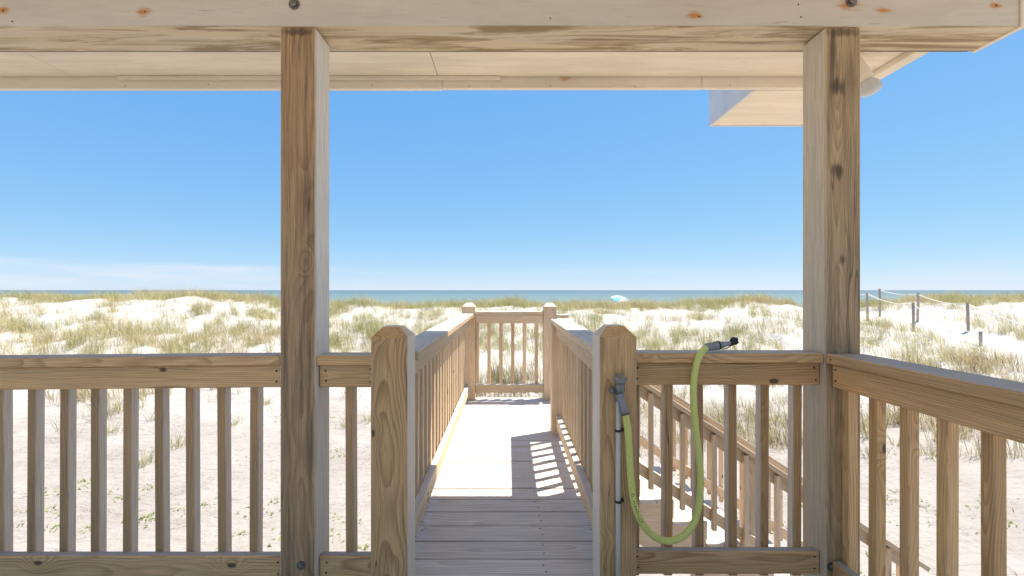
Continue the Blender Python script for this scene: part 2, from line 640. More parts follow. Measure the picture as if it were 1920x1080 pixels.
def sand_material():
    k = NT('pale_dune_sand')
    pos = k.n('NewGeometry').outputs['Position']
    a = k.noise(pos, 0.5, 5, 0.6)
    b = k.noise(pos, 9.0, 5, 0.65)
    c = k.noise(k.vmath('MULTIPLY', pos, (2.2, 9.0, 6.0)), 1.0, 5, 0.62, 0.8)
    sy_ = k.n('SeparateXYZ')
    k.put(sy_.inputs[0], pos)
    dune = k.smooth(k.math('ADD', sy_.outputs[1], k.math('MULTIPLY', a, 4.0)), 11.0, 18.0)
    flat = k.mix(k.smooth(a, 0.3, 0.7), (0.315, 0.288, 0.262), (0.38, 0.354, 0.328))
    white = k.mix(k.smooth(a, 0.3, 0.7), (0.47, 0.445, 0.415), (0.57, 0.55, 0.525))
    col = k.mix(dune, flat, white)
    col = k.mix(k.smooth(b, 0.5, 0.75, 0.0, 0.45), col, k.mix(1.0, col, (0.74, 0.68, 0.62), 'MULTIPLY'))
    # twigs and wrack lying in thin lines
    c2 = k.noise(k.vmath('MULTIPLY', pos, (1.1, 3.6, 3.0)), 1.0, 6, 0.68, 1.2)
    tw = k.smooth(k.math('ABSOLUTE', k.math('SUBTRACT', c2, 0.5)), 0.0, 0.016, 1.0, 0.0)
    tm = k.smooth(k.noise(pos, 1.1, 4, 0.65), 0.46, 0.60)
    col = k.mix(k.math('MULTIPLY', k.math('MULTIPLY', tw, tm), 0.75), col, (0.13, 0.10, 0.078))
    sp = k.noise(pos, 34.0, 3, 0.7)
    col = k.mix(k.smooth(sp, 0.69, 0.73, 0.0, 0.6), col, (0.17, 0.13, 0.09))
    h = k.math('ADD', k.math('MULTIPLY', c, 1.0), k.math('MULTIPLY', b, 0.7))
    k.bump(h, 0.8, 0.06)
    return k.done(col, 0.95, 0.1)


M['sand'] = sand_material()
xs = np.concatenate([[-4000, -1500, -600, -250, -120, -80, -60], np.arange(-46, 46, 0.22), [60, 80, 120, 250, 600, 1500, 4000]])
ys = np.concatenate([[-200, -60, -25], np.arange(-10, 3, 0.6), np.arange(3, 34, 0.18), np.arange(34, 60, 0.8), [70, 80]])
V, Fc = grid(xs, ys, ground)
g = link('sand', fast_mesh('sand', V, Fc, M['sand']), None)
tag(g, 'pale dune sand rising from the flat yard to a crest before the sea', None, None, 'structure')

k = NT('shallow_sea')
pos = k.n('NewGeometry').outputs['Position']
sy = k.n('SeparateXYZ')
k.put(sy.inputs[0], pos)
far = k.smooth(sy.outputs[1], 60, 900)
n1 = k.noise(k.vmath('MULTIPLY', pos, (0.006, 0.03, 1.0)), 1.0, 4, 0.6)
wat = k.mix(far, (0.135, 0.20, 0.208), (0.08, 0.13, 0.162))
wat = k.mix(k.smooth(n1, 0.4, 0.65, 0.0, 0.5), wat, (0.140, 0.21, 0.215))
wv = k.noise(k.vmath('MULTIPLY', pos, (0.25, 0.6, 1.0)), 1.0, 6, 0.65)
fm = k.noise(k.vmath('MULTIPLY', pos, (0.05, 0.22, 1.0)), 1.0, 5, 0.7)
wat = k.mix(k.math('MULTIPLY', k.smooth(fm, 0.70, 0.76), k.smooth(sy.outputs[1], 90, 500, 1.0, 0.15)), wat, (0.75, 0.78, 0.78))
k.bump(wv, 1.0, 0.8)
M['sea'] = k.done(wat, 0.5, 0.10)
sv = [(-90000, 52, -3.2), (90000, 52, -3.2), (90000, 90000, -3.2), (-90000, 90000, -3.2)]
s_ = pyd('sea', sv, [(0, 1, 2, 3)], M['sea'])
tag(s_, 'calm blue green sea out to the level horizon', None, None, 'structure')

# ------------------------------------------------------------------ porch deck and walkway
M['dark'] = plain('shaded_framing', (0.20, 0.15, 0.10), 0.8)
pd_ = thing('porch_and_bounce_deck', (0, 0, 0), 'bleached plank floor of the porch, extended unseen behind it to bounce sunlight', None, None, 'structure')
y = 1.855
while y > -6.0:  # planks carry on unseen behind the viewer, added to bounce sunlight
    box('plank', -4.0, 1.44, y - 0.1368, y, -0.038, 0.0, M['deck'], pd_, 'X', 0.003)
    y -= 0.143
for x in np.arange(-3.9, 1.45, 0.53):
    box('joist', x - 0.019, x + 0.019, -6.0, 1.84, -0.225, -0.039, M['dark'], pd_, 'Y', 0)
box('rim_joist', -4.0, 1.44, 1.846, 1.884, -0.225, -0.0395, M['pine'], pd_, 'X')
for x in (-3.0, 1.312):
    box('pile', x - 0.07, x + 0.07, -0.07, 0.07, -2.4, -0.226, M['pine'], pd_, 'Z')

wk = thing('walkway', (0, 3.5, 0), 'narrow bleached plank walkway leading from the porch toward the dunes', None, None, 'structure')
y = 1.857
i = 0
while y < 4.96:
    yw = 0.1368
    pl = box('plank', -0.50 + RNG.uniform(-.004, .004), 0.52 + RNG.uniform(-.004, .004), y, y + yw, -0.038 + RNG.uniform(-.001, .001), 0.0, M['deck'], wk, 'X', 0.003)
    pl.location.z += RNG.uniform(-0.0015, 0.0015)
    for sx in (-0.43, 0.16, 0.42):
        for q in (0.3, 0.72):
            screw((sx + RNG.uniform(-.012, .012), y + yw * q + RNG.uniform(-.01, .01), 0.0008), (0, 0, 1), pl, 0.8)
    y += 0.143
    i += 1
for x0 in (-0.46, 0.02, 0.44):
    box('joist', x0, x0 + 0.038, 1.89, 4.99, -0.225, -0.0415, M['dark'], wk, 'Y', 0)
box('rim_joist', -0.50, 0.52, 4.992, 5.03, -0.225, -0.042, M['walk'], wk, 'X')

# ------------------------------------------------------------------ posts
def peaked_post(name, x0, x1, y0, y1, z0, zsh, ztop, inset, mat, label, cat='post', group=None, grain=None):
    """Square post whose top is chamfered on all four sides; built along local x."""
    a, b = (x1 - x0) / 2, (y1 - y0) / 2
    zc = (z0 + ztop) / 2
    lv = [(z0 - zc, a, b), (zsh - zc, a, b), (ztop - zc, a - inset, b - inset)]
    vs, fs = [], []
    for (h, aa, bb) in lv:
        vs += [(h, -bb, aa), (h, bb, aa), (h, bb, -aa), (h, -bb, -aa)]   # local z = -world x
    for j in range(2):
        for i in range(4):
            p, q = j * 4 + i, j * 4 + (i + 1) % 4
            fs.append((p, q, q + 4, p + 4))
    fs.append((3, 2, 1, 0))
    fs.append((8, 9, 10, 11))
    me = bpy.data.meshes.new(name)
    me.from_pydata(vs, [], fs)
    bm = bmesh.new()
    bm.from_mesh(me)
    bmesh.ops.recalc_face_normals(bm, faces=bm.faces)
    bmesh.ops.bevel(bm, geom=list(bm.edges), offset=0.0025, segments=1, affect='EDGES')
    bm.to_mesh(me)
    bm.free()
    o = link(name, me, mat)
    o.location = ((x0 + x1) / 2, (y0 + y1) / 2, zc)
    o.rotation_euler = (0, R(-90), 0)
    if grain:
        o.color = tuple(grain) + (1,)
    return tag(o, label, cat, group)


GP = 'peaked rail posts of the walkway'
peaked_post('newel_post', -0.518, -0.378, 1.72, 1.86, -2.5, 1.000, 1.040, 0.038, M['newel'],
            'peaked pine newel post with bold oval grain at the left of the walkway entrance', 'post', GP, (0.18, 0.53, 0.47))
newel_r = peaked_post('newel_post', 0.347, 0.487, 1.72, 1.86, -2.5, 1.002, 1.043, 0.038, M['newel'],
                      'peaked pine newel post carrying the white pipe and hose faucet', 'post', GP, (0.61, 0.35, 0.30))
peaked_post('walkway_post', -0.489, -0.349, 4.86, 5.00, -2.5, 1.003, 1.042, 0.038, M['walk'],
            'peaked post at the far left corner of the walkway', 'post', GP, (0.3, 0.7, 0.6))
peaked_post('walkway_post', 0.383, 0.523, 4.86, 5.00, -2.5, 1.003, 1.042, 0.038, M['walk'],
            'peaked post at the far right corner of the walkway beside the stair rail', 'post', GP, (0.8, 0.2, 0.55))
mp_ = box('walkway_post', 0.357, 0.497, 3.685, 3.825, -2.5, 0.896, M['walk'], None, 'Z', 0.004)
tag(mp_, 'square post under the end of the right walkway rail at the top of the stairs', 'post', GP)

bolt_m = plain('galvanised_bolt', (0.22, 0.20, 0.18), 0.45, 0.8, 0.3)


def bolt(p, n, parent, s=1.0, mat=None):
    o = lathe('bolt', [(0.021, 0), (0.021, 0.003), (0.0125, 0.0031), (0.0125, 0.011), (0.008, 0.0135)], mat or bolt_m, (0, 0, 0), (0, 0, 1), None, 12, False)
    o.parent = parent
    q = Vector(n).to_track_quat('Z', 'Y')
    pm = Matrix.Translation(wloc(parent)) @ parent.rotation_euler.to_matrix().to_4x4()
    m = pm.inverted() @ (Matrix.Translation(Vector(p)) @ q.to_matrix().to_4x4())
    o.location = m.to_translation()
    o.rotation_euler = m.to_euler()
    o.scale = (s, s, s)
    return o


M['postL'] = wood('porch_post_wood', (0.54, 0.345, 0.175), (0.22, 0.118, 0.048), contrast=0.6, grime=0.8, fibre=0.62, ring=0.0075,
                  bleach_amt=0.0, side=0.9, bleach_lit=(0.86, 0.81, 0.72), spots=[(-0.82, 1.78, 2.19, 0.09, 0.02, 0.7)])
M['postR'] = wood('stained_post_wood', (0.60, 0.42, 0.235), (0.27, 0.158, 0.075), contrast=0.6, grime=0.8, fibre=0.62, ring=0.0075, bleach_amt=0.0, side=0.65, bleach_lit=(0.80, 0.69, 0.53),
                  spots=[(1.288, 1.78, 1.975, 0.035, 0.05, 0.85), (1.29, 1.78, 1.65, 0.03, 0.045, 0.85),
                         (1.31, 1.78, 1.30, 0.018, 0.03, 0.75), (1.31, 1.78, 2.19, 0.08, 0.025, 0.7),
                         (1.275, 1.78, 2.10, 0.02, 0.14, 0.5), (1.345, 1.78, 2.0, 0.025, 0.16, 0.45)])
GPP = 'tall square posts holding up the porch roof'
pL = box('porch_post', -0.891, -0.751, 1.78, 1.92, -2.5, 2.209, M['postL'], None, 'Z', 0.005, grain=(0.37, 0.22, 0.7))
tag(pL, 'tall brown square porch post left of the walkway, rising to the roof beam', 'post', GPP)
bolt(at(565, 1060, 1.78), (0, -1, 0), pL, 0.85)
pR = box('porch_post', 1.242, 1.382, 1.78, 1.92, -2.5, 2.209, M['postR'], None, 'Z', 0.005, grain=(0.73, 0.6, 0.35))
tag(pR, 'tall mildew stained square porch post at the right corner of the railing', 'post', GPP)
bolt(at(1558, 1062, 1.78), (0, -1, 0), pR, 0.8)

# ------------------------------------------------------------------ railings
def railing(label, loc):
    return thing('deck_railing', loc, label, 'railing', 'wooden baluster railings')


def rail_screws(o, pts, n):
    for p in pts:
        screw(p, n, o, 1.0)


YF, YB = 1.807, 1.845        # porch rail board
BY0, BY1 = 1.847, 1.885      # porch balusters


def porch_section(label, x0, x1, ztop, bxs, dz=0.0, zb=(0.034, 0.123), capx=None):
    t = railing(label, ((x0 + x1) / 2, 1.83, 0))
    cx0, cx1 = capx or (x0, x1)
    c = box('cap_rail', cx0, cx1, 1.782, 1.887, ztop - 0.038, ztop, M['pine'], t, 'X', 0.004)
    tr = box('top_rail', x0, x1, YF, YB, ztop - 0.129, ztop - 0.040, M['pine'], t, 'X', 0.004)
    br = box('bottom_rail', x0, x1, YF, YB, zb[0], zb[1], M['pine'], t, 'X', 0.004)
    if dz:
        L = x1 - x0
        for o in (c, tr):
            o.rotation_euler = (0, -math.atan2(dz, L), 0)
            o.location.z -= dz / 2
    for b in bxs:
        b += RNG.uniform(-0.003, 0.003)
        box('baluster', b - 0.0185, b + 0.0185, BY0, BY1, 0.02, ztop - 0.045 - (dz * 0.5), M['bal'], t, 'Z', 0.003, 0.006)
    for o, zz in ((tr, (ztop - 0.06, ztop - 0.105)), (br, (zb[1] - 0.022, zb[1] - 0.066))):
        for e in (x0 + 0.025, x1 - 0.022):
            for z in zz:
                d = dz * (x1 - e) / (x1 - x0) if (dz and o is tr) else 0
                screw((e + RNG.uniform(-.006, .006), YF - 0.0005, z - d + RNG.uniform(-.004, .004)), (0, -1, 0), o, 0.9)
    return t, c, tr, br


porch_section('long pine railing left of the tall porch post', -3.3, -0.8935, 0.9225,
              [(50.1 + 8.5 + 59.7 * k - VX) / F * BY0 for k in range(-10, 8)], dz=0.022)
porch_section('short pine railing with one baluster between porch post and left newel', -0.7485, -0.5205, 0.9225,
              [(656.5 - VX) / F * BY0])
porch_section('pine railing between the right newel and the corner post, hose over it', 0.4895, 1.2395, 0.932,
              [(r - 9 - VX) / F * BY0 for r in (1200, 1261, 1321, 1382, 1443, 1505)], zb=(0.051, 0.142))

sr = railing('angled side railing running from the corner post toward the viewer', (1.31, 0.6, 0))
scp = box('cap_rail', 1.242, 1.386, -6.0, 1.778, 0.894, 0.932, M['pine'], sr, 'Y', 0.004, grain=(.3, .25, .35))
stp = box('top_rail', 1.265, 1.303, -6.0, 1.776, 0.802, 0.892, M['pine'], sr, 'Y', 0.004, grain=(.66, .5, .9))
sbp = box('bottom_rail', 1.265, 1.303, -6.0, 1.776, 0.035, 0.125, M['pine'], sr, 'Y', 0.004)
for k_ in range(33):
    yb = 1.742 - 0.1302 * k_
    if yb > -2.45:
        box('baluster', 1.305, 1.342, yb, yb + 0.037, 0.02, 0.888, M['pine'], sr, 'Z', 0.003, 0.004)
for z in (0.872, 0.83):
    screw((1.2645, 1.755, z), (-1, 0, 0), stp, 0.9)
screw((1.2415, 1.75, 0.913), (-1, 0, 0), scp, 0.9)

# walkway rails
def walk_rail(label, sgn, xcap, xin, y0, y1, ztop, capend):
    t = railing(label, (sgn * 0.45, (y0 + y1) / 2, 0))
    xa, xb = xcap
    box('cap_rail', xa, xb, y0, capend, ztop - 0.038, ztop, M['walk'], t, 'Y', 0.004)
    i0, i1 = sorted((xin, xin + sgn * 0.038))
    tr = box('top_rail', i0, i1, y0, y1, ztop - 0.129, ztop - 0.040, M['walk'], t, 'Y', 0.003)
    br = box('bottom_rail', i0, i1, y0, y1, 0.077, 0.166, M['walk'], t, 'Y', 0.003)
    b0, b1 = sorted((xin + sgn * 0.040, xin + sgn * 0.077))
    n = int((y1 - y0 - 0.05) / 0.129)
    for q in range(n + 1):
        yb = y0 + 0.045 + q * 0.129
        if yb + 0.037 < y1 + 0.0:
            box('baluster', b0, b1, yb, yb + 0.037, 0.055, ztop - 0.043, M['walk'], t, 'Z', 0.003, 0.003)
    for yy in (y0 + 0.04, y1 - 0.04):
        for z in (0.10, 0.145):
            screw((xin - sgn * 0.0005, yy, z), (-sgn, 0, 0), br, 0.9)
    return t


walk_rail('left walkway railing with a wide bleached cap from newel to far post', -1, (-0.508, -0.366), -0.412, 1.862, 4.858, 0.930, 4.858)
walk_rail('right walkway railing stopping at the stair opening', 1, (0.363, 0.503), 0.390, 1.862, 3.683, 0.936, 3.835)

# end railing across the walkway
er_ = railing('small railing closing the far end of the walkway', (0.02, 4.93, 0))
box('cap_rail', -0.347, 0.381, 4.868, 4.965, 0.914, 0.952, M['walk'], er_, 'X', 0.004)
box('top_rail', -0.347, 0.381, 4.874, 4.912, 0.824, 0.912, M['walk'], er_, 'X', 0.004)
box('bottom_rail', -0.347, 0.381, 4.874, 4.912, 0.083, 0.170, M['walk'], er_, 'X', 0.004)
for px in (895, 917, 939.3, 961.4, 983.5, 1005.8):
    bx_ = (px - VX) / F * 4.914
    box('baluster', bx_ - 0.0185, bx_ + 0.0185, 4.914, 4.951, 0.062, 0.911, M['walk'], er_, 'Z', 0.003, 0.002)

# ------------------------------------------------------------------ stairs to the right
SL = 0.652
SX0 = 0.53


def cap_z(x):
    return 0.838 - SL * (x - 0.5)


st_ = thing('staircase', (1.9, 4.35, -2.0), 'wooden outdoor stairs going down to the right from the walkway', 'stairs')
NSTEP = 11
rise, run = 0.182, 0.182 / SL
for s_i in range(1, NSTEP):
    xa = SX0 + (s_i - 1) * run
    zt = -rise * s_i
    for h in range(2):
        box('tread', xa + h * 0.143 - 0.004, xa + h * 0.143 + 0.136, 3.75, 4.93, zt - 0.038, zt, M['deck'], st_, 'Y', 0.003)
    box('riser', xa + 0.006, xa + 0.025, 3.81, 4.87, zt + 0.002 - 0.0, zt + rise - 0.040, M['walk'], st_, 'Y', 0.002)


def stringer(y0, y1):
    top = [(SX0, -0.04)]
    pts = []
    for s_i in range(1, NSTEP):
        xa = SX0 + (s_i - 1) * run
        z = -rise * s_i - 0.040
        pts += [(xa, z), (xa + run - 0.0, z)]
    lowx = pts[-1][0]
    poly = pts + [(lowx, -rise * NSTEP - 0.04), (lowx - 0.30, -rise * NSTEP - 0.04), (SX0, -0.60)]
    # strip of quads/tris: extrude polygon
    n = len(poly)
    vs = [(x, y0, z) for x, z in poly] + [(x, y1, z) for x, z in poly]
    fs = [tuple(range(n)), tuple(range(2 * n - 1, n - 1, -1))]
    for i in range(n):
        j = (i + 1) % n
        fs.append((i, i + n, j + n, j))
    base = wloc(st_)
    vs = [(x - base.x, y - base.y, z - base.z) for x, y, z in vs]
    o = pyd('stringer', vs, fs, M['walk'], st_)
    bm = bmesh.new()
    bm.from_mesh(o.data)
    bmesh.ops.recalc_face_normals(bm, faces=bm.faces)
    bm.to_mesh(o.data)
    bm.free()


stringer(3.768, 3.806)
stringer(4.874, 4.912)

XE = 3.43


def stair_rail(label, yc, side, x_start, zoff=0.0):
    """side: -1 balusters hang on the near side of the rail."""
    t = railing(label, (2.0, yc, -1.0))
    ca = lambda x: cap_z(x) + zoff
    slope_board('cap_rail', x_start, ca(x_start), XE, ca(XE), yc - 0.07, yc + 0.07, 0.038, M['walk'], t)
    slope_board('top_rail', x_start, ca(x_start) - 0.048, XE - 0.14, ca(XE - 0.14) - 0.048, yc - 0.019, yc + 0.019, 0.089, M['walk'], t)
    slope_board('bottom_rail', x_start, ca(x_start) - 0.69, XE - 0.14, ca(XE - 0.14) - 0.69, yc - 0.019, yc + 0.019, 0.089, M['walk'], t)
    b0, b1 = (yc - 0.0575, yc - 0.0205) if side < 0 else (yc + 0.0205, yc + 0.0575)
    x = 1.168 - 0.129 * 4
    q = 0
    while x < XE - 0.2:
        if x > x_start + 0.05 and not (1.95 < x < 2.1):
            box('baluster', x - 0.0185, x + 0.0185, b0, b1, ca(x) - 0.845, ca(x) - 0.062, M['walk'], t, 'Z', 0.003, 0.003)
        x += 0.129
    for xp in (1.97, XE - 0.13):
        y0, y1 = (yc + 0.0195, yc + 0.1195) if side < 0 else (yc - 0.1195, yc - 0.0195)
        box('post', xp, xp + 0.10, y0, y1, -2.35, ca(xp + 0.10) - 0.05, M['walk'], t, 'Z', 0.004)
    return t


stair_rail('near handrail of the stairs descending to the right behind the hose', 3.755, -1, 0.50)
fr = stair_rail('far handrail of the stairs starting at the far right walkway post', 4.93, 1, 0.66, 0.07)
box('cap_rail', 0.526, 0.652, 4.86, 5.00, 0.880, 0.918, M['walk'], fr, 'X', 0.004)

# ------------------------------------------------------------------ porch roof
M['beam'] = paint('beam_paint', (0.70, 0.625, 0.51), 1.0, under=0.8,
                  rust=[tuple(at(267, 22, 1.78)) + (0.022,), tuple(at(5, 20, 1.78)) + (0.02,), tuple(at(1303, 29, 1.78)) + (0.022,),
                        tuple(at(1658, 19, 1.78)) + (0.024,), tuple(at(1866, 10, 1.78)) + (0.02,), tuple(at(1592, 8, 1.78)) + (0.03,)])
M['soffit'] = paint('soffit_paint', (0.92, 0.81, 0.63), 0.12)
M['fascia'] = paint('fascia_paint', (0.90, 0.80, 0.64), 0.10, rust=[tuple(at(1066, 141, 3.0)) + (0.035,)])
M['white'] = paint('white_paint', (0.76, 0.74, 0.70), 0.05)
M['shingle'] = plain('dark_shingle', (0.05, 0.047, 0.045), 0.9, 0, 0.4, 60)

rf = thing('porch_roof', (0, 1.85, 2.21), 'cream painted porch roof with flaking beam and flat soffit overhead', 'roof')
BZ = 2.212
bmo = box('beam', -4.4, 2.004, 1.782, 1.968, BZ, BZ + 0.26, M['beam'], rf, 'X', 0.004)
box('beam_end_trim', 2.006, 2.026, 1.775, 1.975, BZ - 0.004, BZ + 0.262, M['soffit'], rf, 'Z', 0.003)
box('beam_gap_shade', -4.4, 2.003, 1.9695, 1.985, BZ + 0.006, BZ + 0.15, M['dark'], rf, 'X', 0.002)  # dark strip painting in the shadow of the gap behind the beam
bolt(at(552, 8, 1.782), (0, -1, 0), bmo, 1.05)
bolt(at(1596, 3, 1.782), (0, -1, 0), bmo, 1.05)
for px, py in ((272, 22), (1311, 31), (1868, 10), (1497, 8), (1502, 32), (1032, 34), (23, 40), (6, 20)):
    screw(at(px, py, 1.7815), (0, -1, 0), bmo, 0.7)
SZ = 2.607
# flat soffit panels with open joints
edges = [-4.4, -2.90, -0.467, 1.97, 2.380]
for a, b in zip(edges[:-1], edges[1:]):
    box('soffit_panel', a + 0.002, b - 0.002, -0.6, 3.042, SZ, SZ + 0.012, M['soffit'], rf, 'X', 0.0)  # stops short behind the viewer to let bounced sunlight in
# outer fascia, hanging a little below the soffit, in three lengths
for a, b, dz in ((-4.4, -0.44, -0.004), (-0.438, 1.30, 0.0), (1.302, 2.47, 0.002)):
    fb = box('fascia_board', a, b, 3.048, 3.085, SZ - 0.073 + dz, SZ + 0.10, M['fascia'], rf, 'X', 0.003)
    x = a + 0.2
    while x < b:
        if x > -3:
            screw((x + RNG.uniform(-.03, .03), 3.0475, SZ - 0.055 + RNG.uniform(-.008, .008)), (0, -1, 0), fb, 0.8)
        x += 0.55
box('soffit_batten', -2.6, -0.05, 3.026, 3.046, SZ - 0.026, SZ - 0.001, M['fascia'], rf, 'X', 0.003)
box('end_fascia_board', 2.384, 2.466, -0.6, 3.046, SZ - 0.036, SZ + 0.10, M['fascia'], rf, 'Y', 0.003)
box('drip_edge', 2.468, 2.488, -0.6, 3.10, SZ - 0.012, SZ + 0.10, M['shingle'], rf, 'Y', 0.002)
# roof deck, a shallow slope down to the eave
vs = [(-4.4, -0.7, SZ + 0.44), (2.50, -0.7, SZ + 0.44), (2.50, 3.13, SZ + 0.102), (-4.4, 3.13, SZ + 0.102)]
vs = vs + [(x, y, z + 0.03) for x, y, z in vs]
b0 = wloc(rf)
pyd('roof_deck', [(x - b0.x, y - b0.y, z - b0.z) for x, y, z in vs],
    [(0, 3, 2, 1), (4, 5, 6, 7), (0, 1, 5, 4), (1, 2, 6, 5), (2, 3, 7, 6), (3, 0, 4, 7)], M['shingle'], rf)
# boxed bay stepping further out on the right
ex = thing('roof_bay', (2.05, 3.45, 2.53), 'boxed cream roof bay jutting out beyond the eave at the right', 'roof bay')
box('bay_soffit', 1.680, 2.418, 3.088, 3.735, SZ - 0.073, SZ - 0.060, M['soffit'], ex, 'X', 0)
box('bay_side_board', 1.660, 1.679, 3.088, 3.755, SZ - 0.078, SZ + 0.30, M['white'], ex, 'Y', 0.002)
box('bay_side_board', 2.419, 2.438, 3.088, 3.755, SZ - 0.078, SZ + 0.30, M['white'], ex, 'Y', 0.002)
box('bay_front_board', 1.680, 2.418, 3.736, 3.755, SZ - 0.078, SZ + 0.30, M['white'], ex, 'X', 0.002)
box('bay_roof', 1.650, 2.448, 3.132, 3.775, SZ + 0.301, SZ + 0.325, M['shingle'], ex, 'X', 0.002)

# floodlight under the soffit
fl = thing('floodlight', tuple(at(1604, 108, 2.79)), 'cream floodlight with a pale bulb hanging from the soffit beside the right post', 'floodlight')
p0 = at(1600, 108, 2.79)
p0.z = SZ
lathe('base_plate', [(0.05, -0.018), (0.055, -0.006), (0.055, -0.001)], M['soffit'], p0, (0, 0, 1), fl)
p1, p2 = at(1606, 112, 2.79), at(1624, 150, 2.79)
ax = (p2 - p1).normalized()
LL = (p2 - p1).length
lathe('lamp_holder', [(0.020, -0.02), (0.026, 0.0), (0.034, LL * 0.35), (0.040, LL * 0.6), (0.040, LL * 0.9), (0.030, LL)], M['soffit'], p1, ax, fl)
M['bulb'] = plain('frosted_bulb', (0.60, 0.61, 0.60), 0.25, 0, 0.05)
lathe('bulb', [(0.020, -0.015), (0.036, 0.005), (0.056, 0.035), (0.062, 0.062), (0.058, 0.078), (0.040, 0.092), (0.012, 0.098)], M['bulb'], p2, ax, fl, 28)
p3 = p0 + Vector((-0.05, 0.02, -0.03))
lathe('lamp_holder', [(0.020, -0.02), (0.030, 0.0), (0.040, 0.08), (0.036, 0.12)], M['soffit'], p3, Vector((-0.7, 0.3, -0.8)), fl)

# ------------------------------------------------------------------ water pipe, faucet, hose
M['pvc'] = plain('white_pvc', (0.62, 0.59, 0.53), 0.35, 0, 0.06)
M['clip'] = plain('black_clip', (0.018, 0.013, 0.012), 0.45)
M['zinc'] = plain('corroded_zinc', (0.26, 0.265, 0.24), 0.55, 0.55, 0.45, 120)
M['grey'] = plain('grey_coupling', (0.27, 0.275, 0.29), 0.4, 0.2, 0.15)
M['lime'] = plain('lime_hose', (0.66, 0.69, 0.19), 0.42, 0, 0.06, 25)
M['ink'] = plain('black_ink', (0.012, 0.014, 0.01), 0.6)
YP = 1.704
sp_ = thing('standpipe', tuple(at(1159, 1078, YP)), 'white water pipe with a corroded grey faucet fixed to the right newel', 'faucet')
px_ = (1159 - VX) / F * YP
tube('pipe', [(px_, YP, 0.0), (px_ - 0.0006, YP, 0.4), (px_ + 0.0005, YP, at(1159, 752, YP).z)], 0.0092, M['pvc'], sp_, 14)
for yy in (807, 940):
    zc = at(0, yy, YP).z
    o = lathe('pipe_clip', [(0.0125, -0.004), (0.0125, 0.004)], M['clip'], (px_, YP, zc), (0, 0, 1), sp_, 16, False)
    box('clip_tab', px_ + 0.010, px_ + 0.022, YP + 0.002, 1.7195, zc - 0.006, zc + 0.006, M['clip'], sp_, 'X', 0.001)
fz = at(1162, 726, YP)
lathe('faucet_body', [(0.010, -0.065), (0.014, -0.05), (0.014, -0.03), (0.019, -0.022), (0.020, 0.0), (0.016, 0.012), (0.013, 0.022)], M['zinc'], fz, (0.05, -0.25, 1), sp_, 16)
hd = at(1163, 711, 1.672)
vs, fs = [], []
NS = 32
for (rr, zz) in ((0.006, 0.012), (0.017, 0.012), (0.0235, 0.006), (0.0235, -0.006), (0.016, -0.010), (0.006, -0.010)):
    for i in range(NS):
        a = 2 * math.pi * i / NS
        rk = rr * (1 + (0.10 * math.cos(6 * a) if rr > 0.012 else 0))
        vs.append((rk * math.cos(a), rk * math.sin(a), zz))
for j in range(5):
    for i in range(NS):
        q, q2 = j * NS + i, j * NS + (i + 1) % NS
        fs.append((q, q2, q2 + NS, q + NS))
fs.append(tuple(range(NS)))
fs.append(tuple(range(6 * NS - 1, 5 * NS - 1, -1)))
o = pyd('faucet_handle', vs, fs, M['zinc'], sp_, False)
o.location = hd - wloc(sp_)
o.rotation_euler = Vector((0.02, -0.62, 0.8)).to_track_quat('Z', 'Y').to_euler()
lathe('faucet_stem', [(0.007, 0.0), (0.007, 0.03)], M['zinc'], fz + Vector((0, -0.004, 0.012)), (hd - fz), sp_, 10)
lathe('side_spigot', [(0.009, 0), (0.009, 0.022), (0.012, 0.023), (0.012, 0.03), (0.005, 0.031)], M['zinc'], at(1158, 731, YP), (-1, -0.25, -0.12), sp_, 12)
lathe('wall_flange', [(0.018, 0.0), (0.018, 0.006), (0.010, 0.008), (0.010, 0.02)], M['zinc'], (fz.x, 1.7195, fz.z), (0, -1, 0), sp_, 16)

hpix = [(1172, 772, 1.682), (1176.5, 800, 1.682), (1179, 830, 1.684), (1181, 870, 1.685), (1183.5, 905, 1.685), (1188, 940, 1.685),
        (1199, 972, 1.69), (1216, 997, 1.715), (1236, 1011, 1.735), (1256, 1014, 1.745), (1278, 1007, 1.75), (1297, 988, 1.752), (1308, 960, 1.754),
        (1312.5, 925, 1.755), (1313, 885, 1.756), (1309.5, 845, 1.758), (1304.5, 805, 1.760), (1301, 765, 1.762), (1300, 730, 1.763), (1302.5, 700, 1.764),
        (1308, 676, 1.767), (1316, 660, 1.780), (1325, 651, 1.800)]
gh = thing('garden_hose', tuple(at(1256, 1020, 1.745)), 'lime green garden hose hanging in a loop from faucet to rail cap', 'hose')
hpts = catmull([at(*p) for p in hpix], 6)
tube('tube', hpts, 0.0128, M['lime'], gh, 18)
c0, c1 = at(1161, 738, 1.690), at(1173, 776, 1.682)
lathe('coupling', [(0.014, 0.0), (0.0155, 0.006), (0.0155, 0.024), (0.0135, 0.03), (0.0150, 0.055), (0.0148, (c1 - c0).length)], M['grey'], c0, (c1 - c0), gh, 20)
lathe('coupling_ring', [(0.0152, 0.0), (0.0152, 0.003)], M['ink'], c0 + (c1 - c0) * 0.985, (c1 - c0), gh, 20)
n0 = hpts[-1]
nd = Vector((0.985, 0.10, 0.14)).normalized()
lathe('coupling', [(0.0140, -0.006), (0.0155, 0.002), (0.0160, 0.03), (0.0175, 0.034), (0.0175, 0.052), (0.0145, 0.058)], M['grey'], n0, nd, gh, 20)
lathe('coupling_ring', [(0.0180, 0.0), (0.0185, 0.003), (0.0180, 0.006)], M['ink'], n0 + nd * 0.046, nd, gh, 20)
nz = lathe('nozzle', [(0.0125, 0.0), (0.0135, 0.012), (0.0105, 0.022), (0.0090, 0.04), (0.0095, 0.052)], M['grey'], n0 + nd * 0.056, nd, gh, 18)
h0 = n0 + nd * 0.104
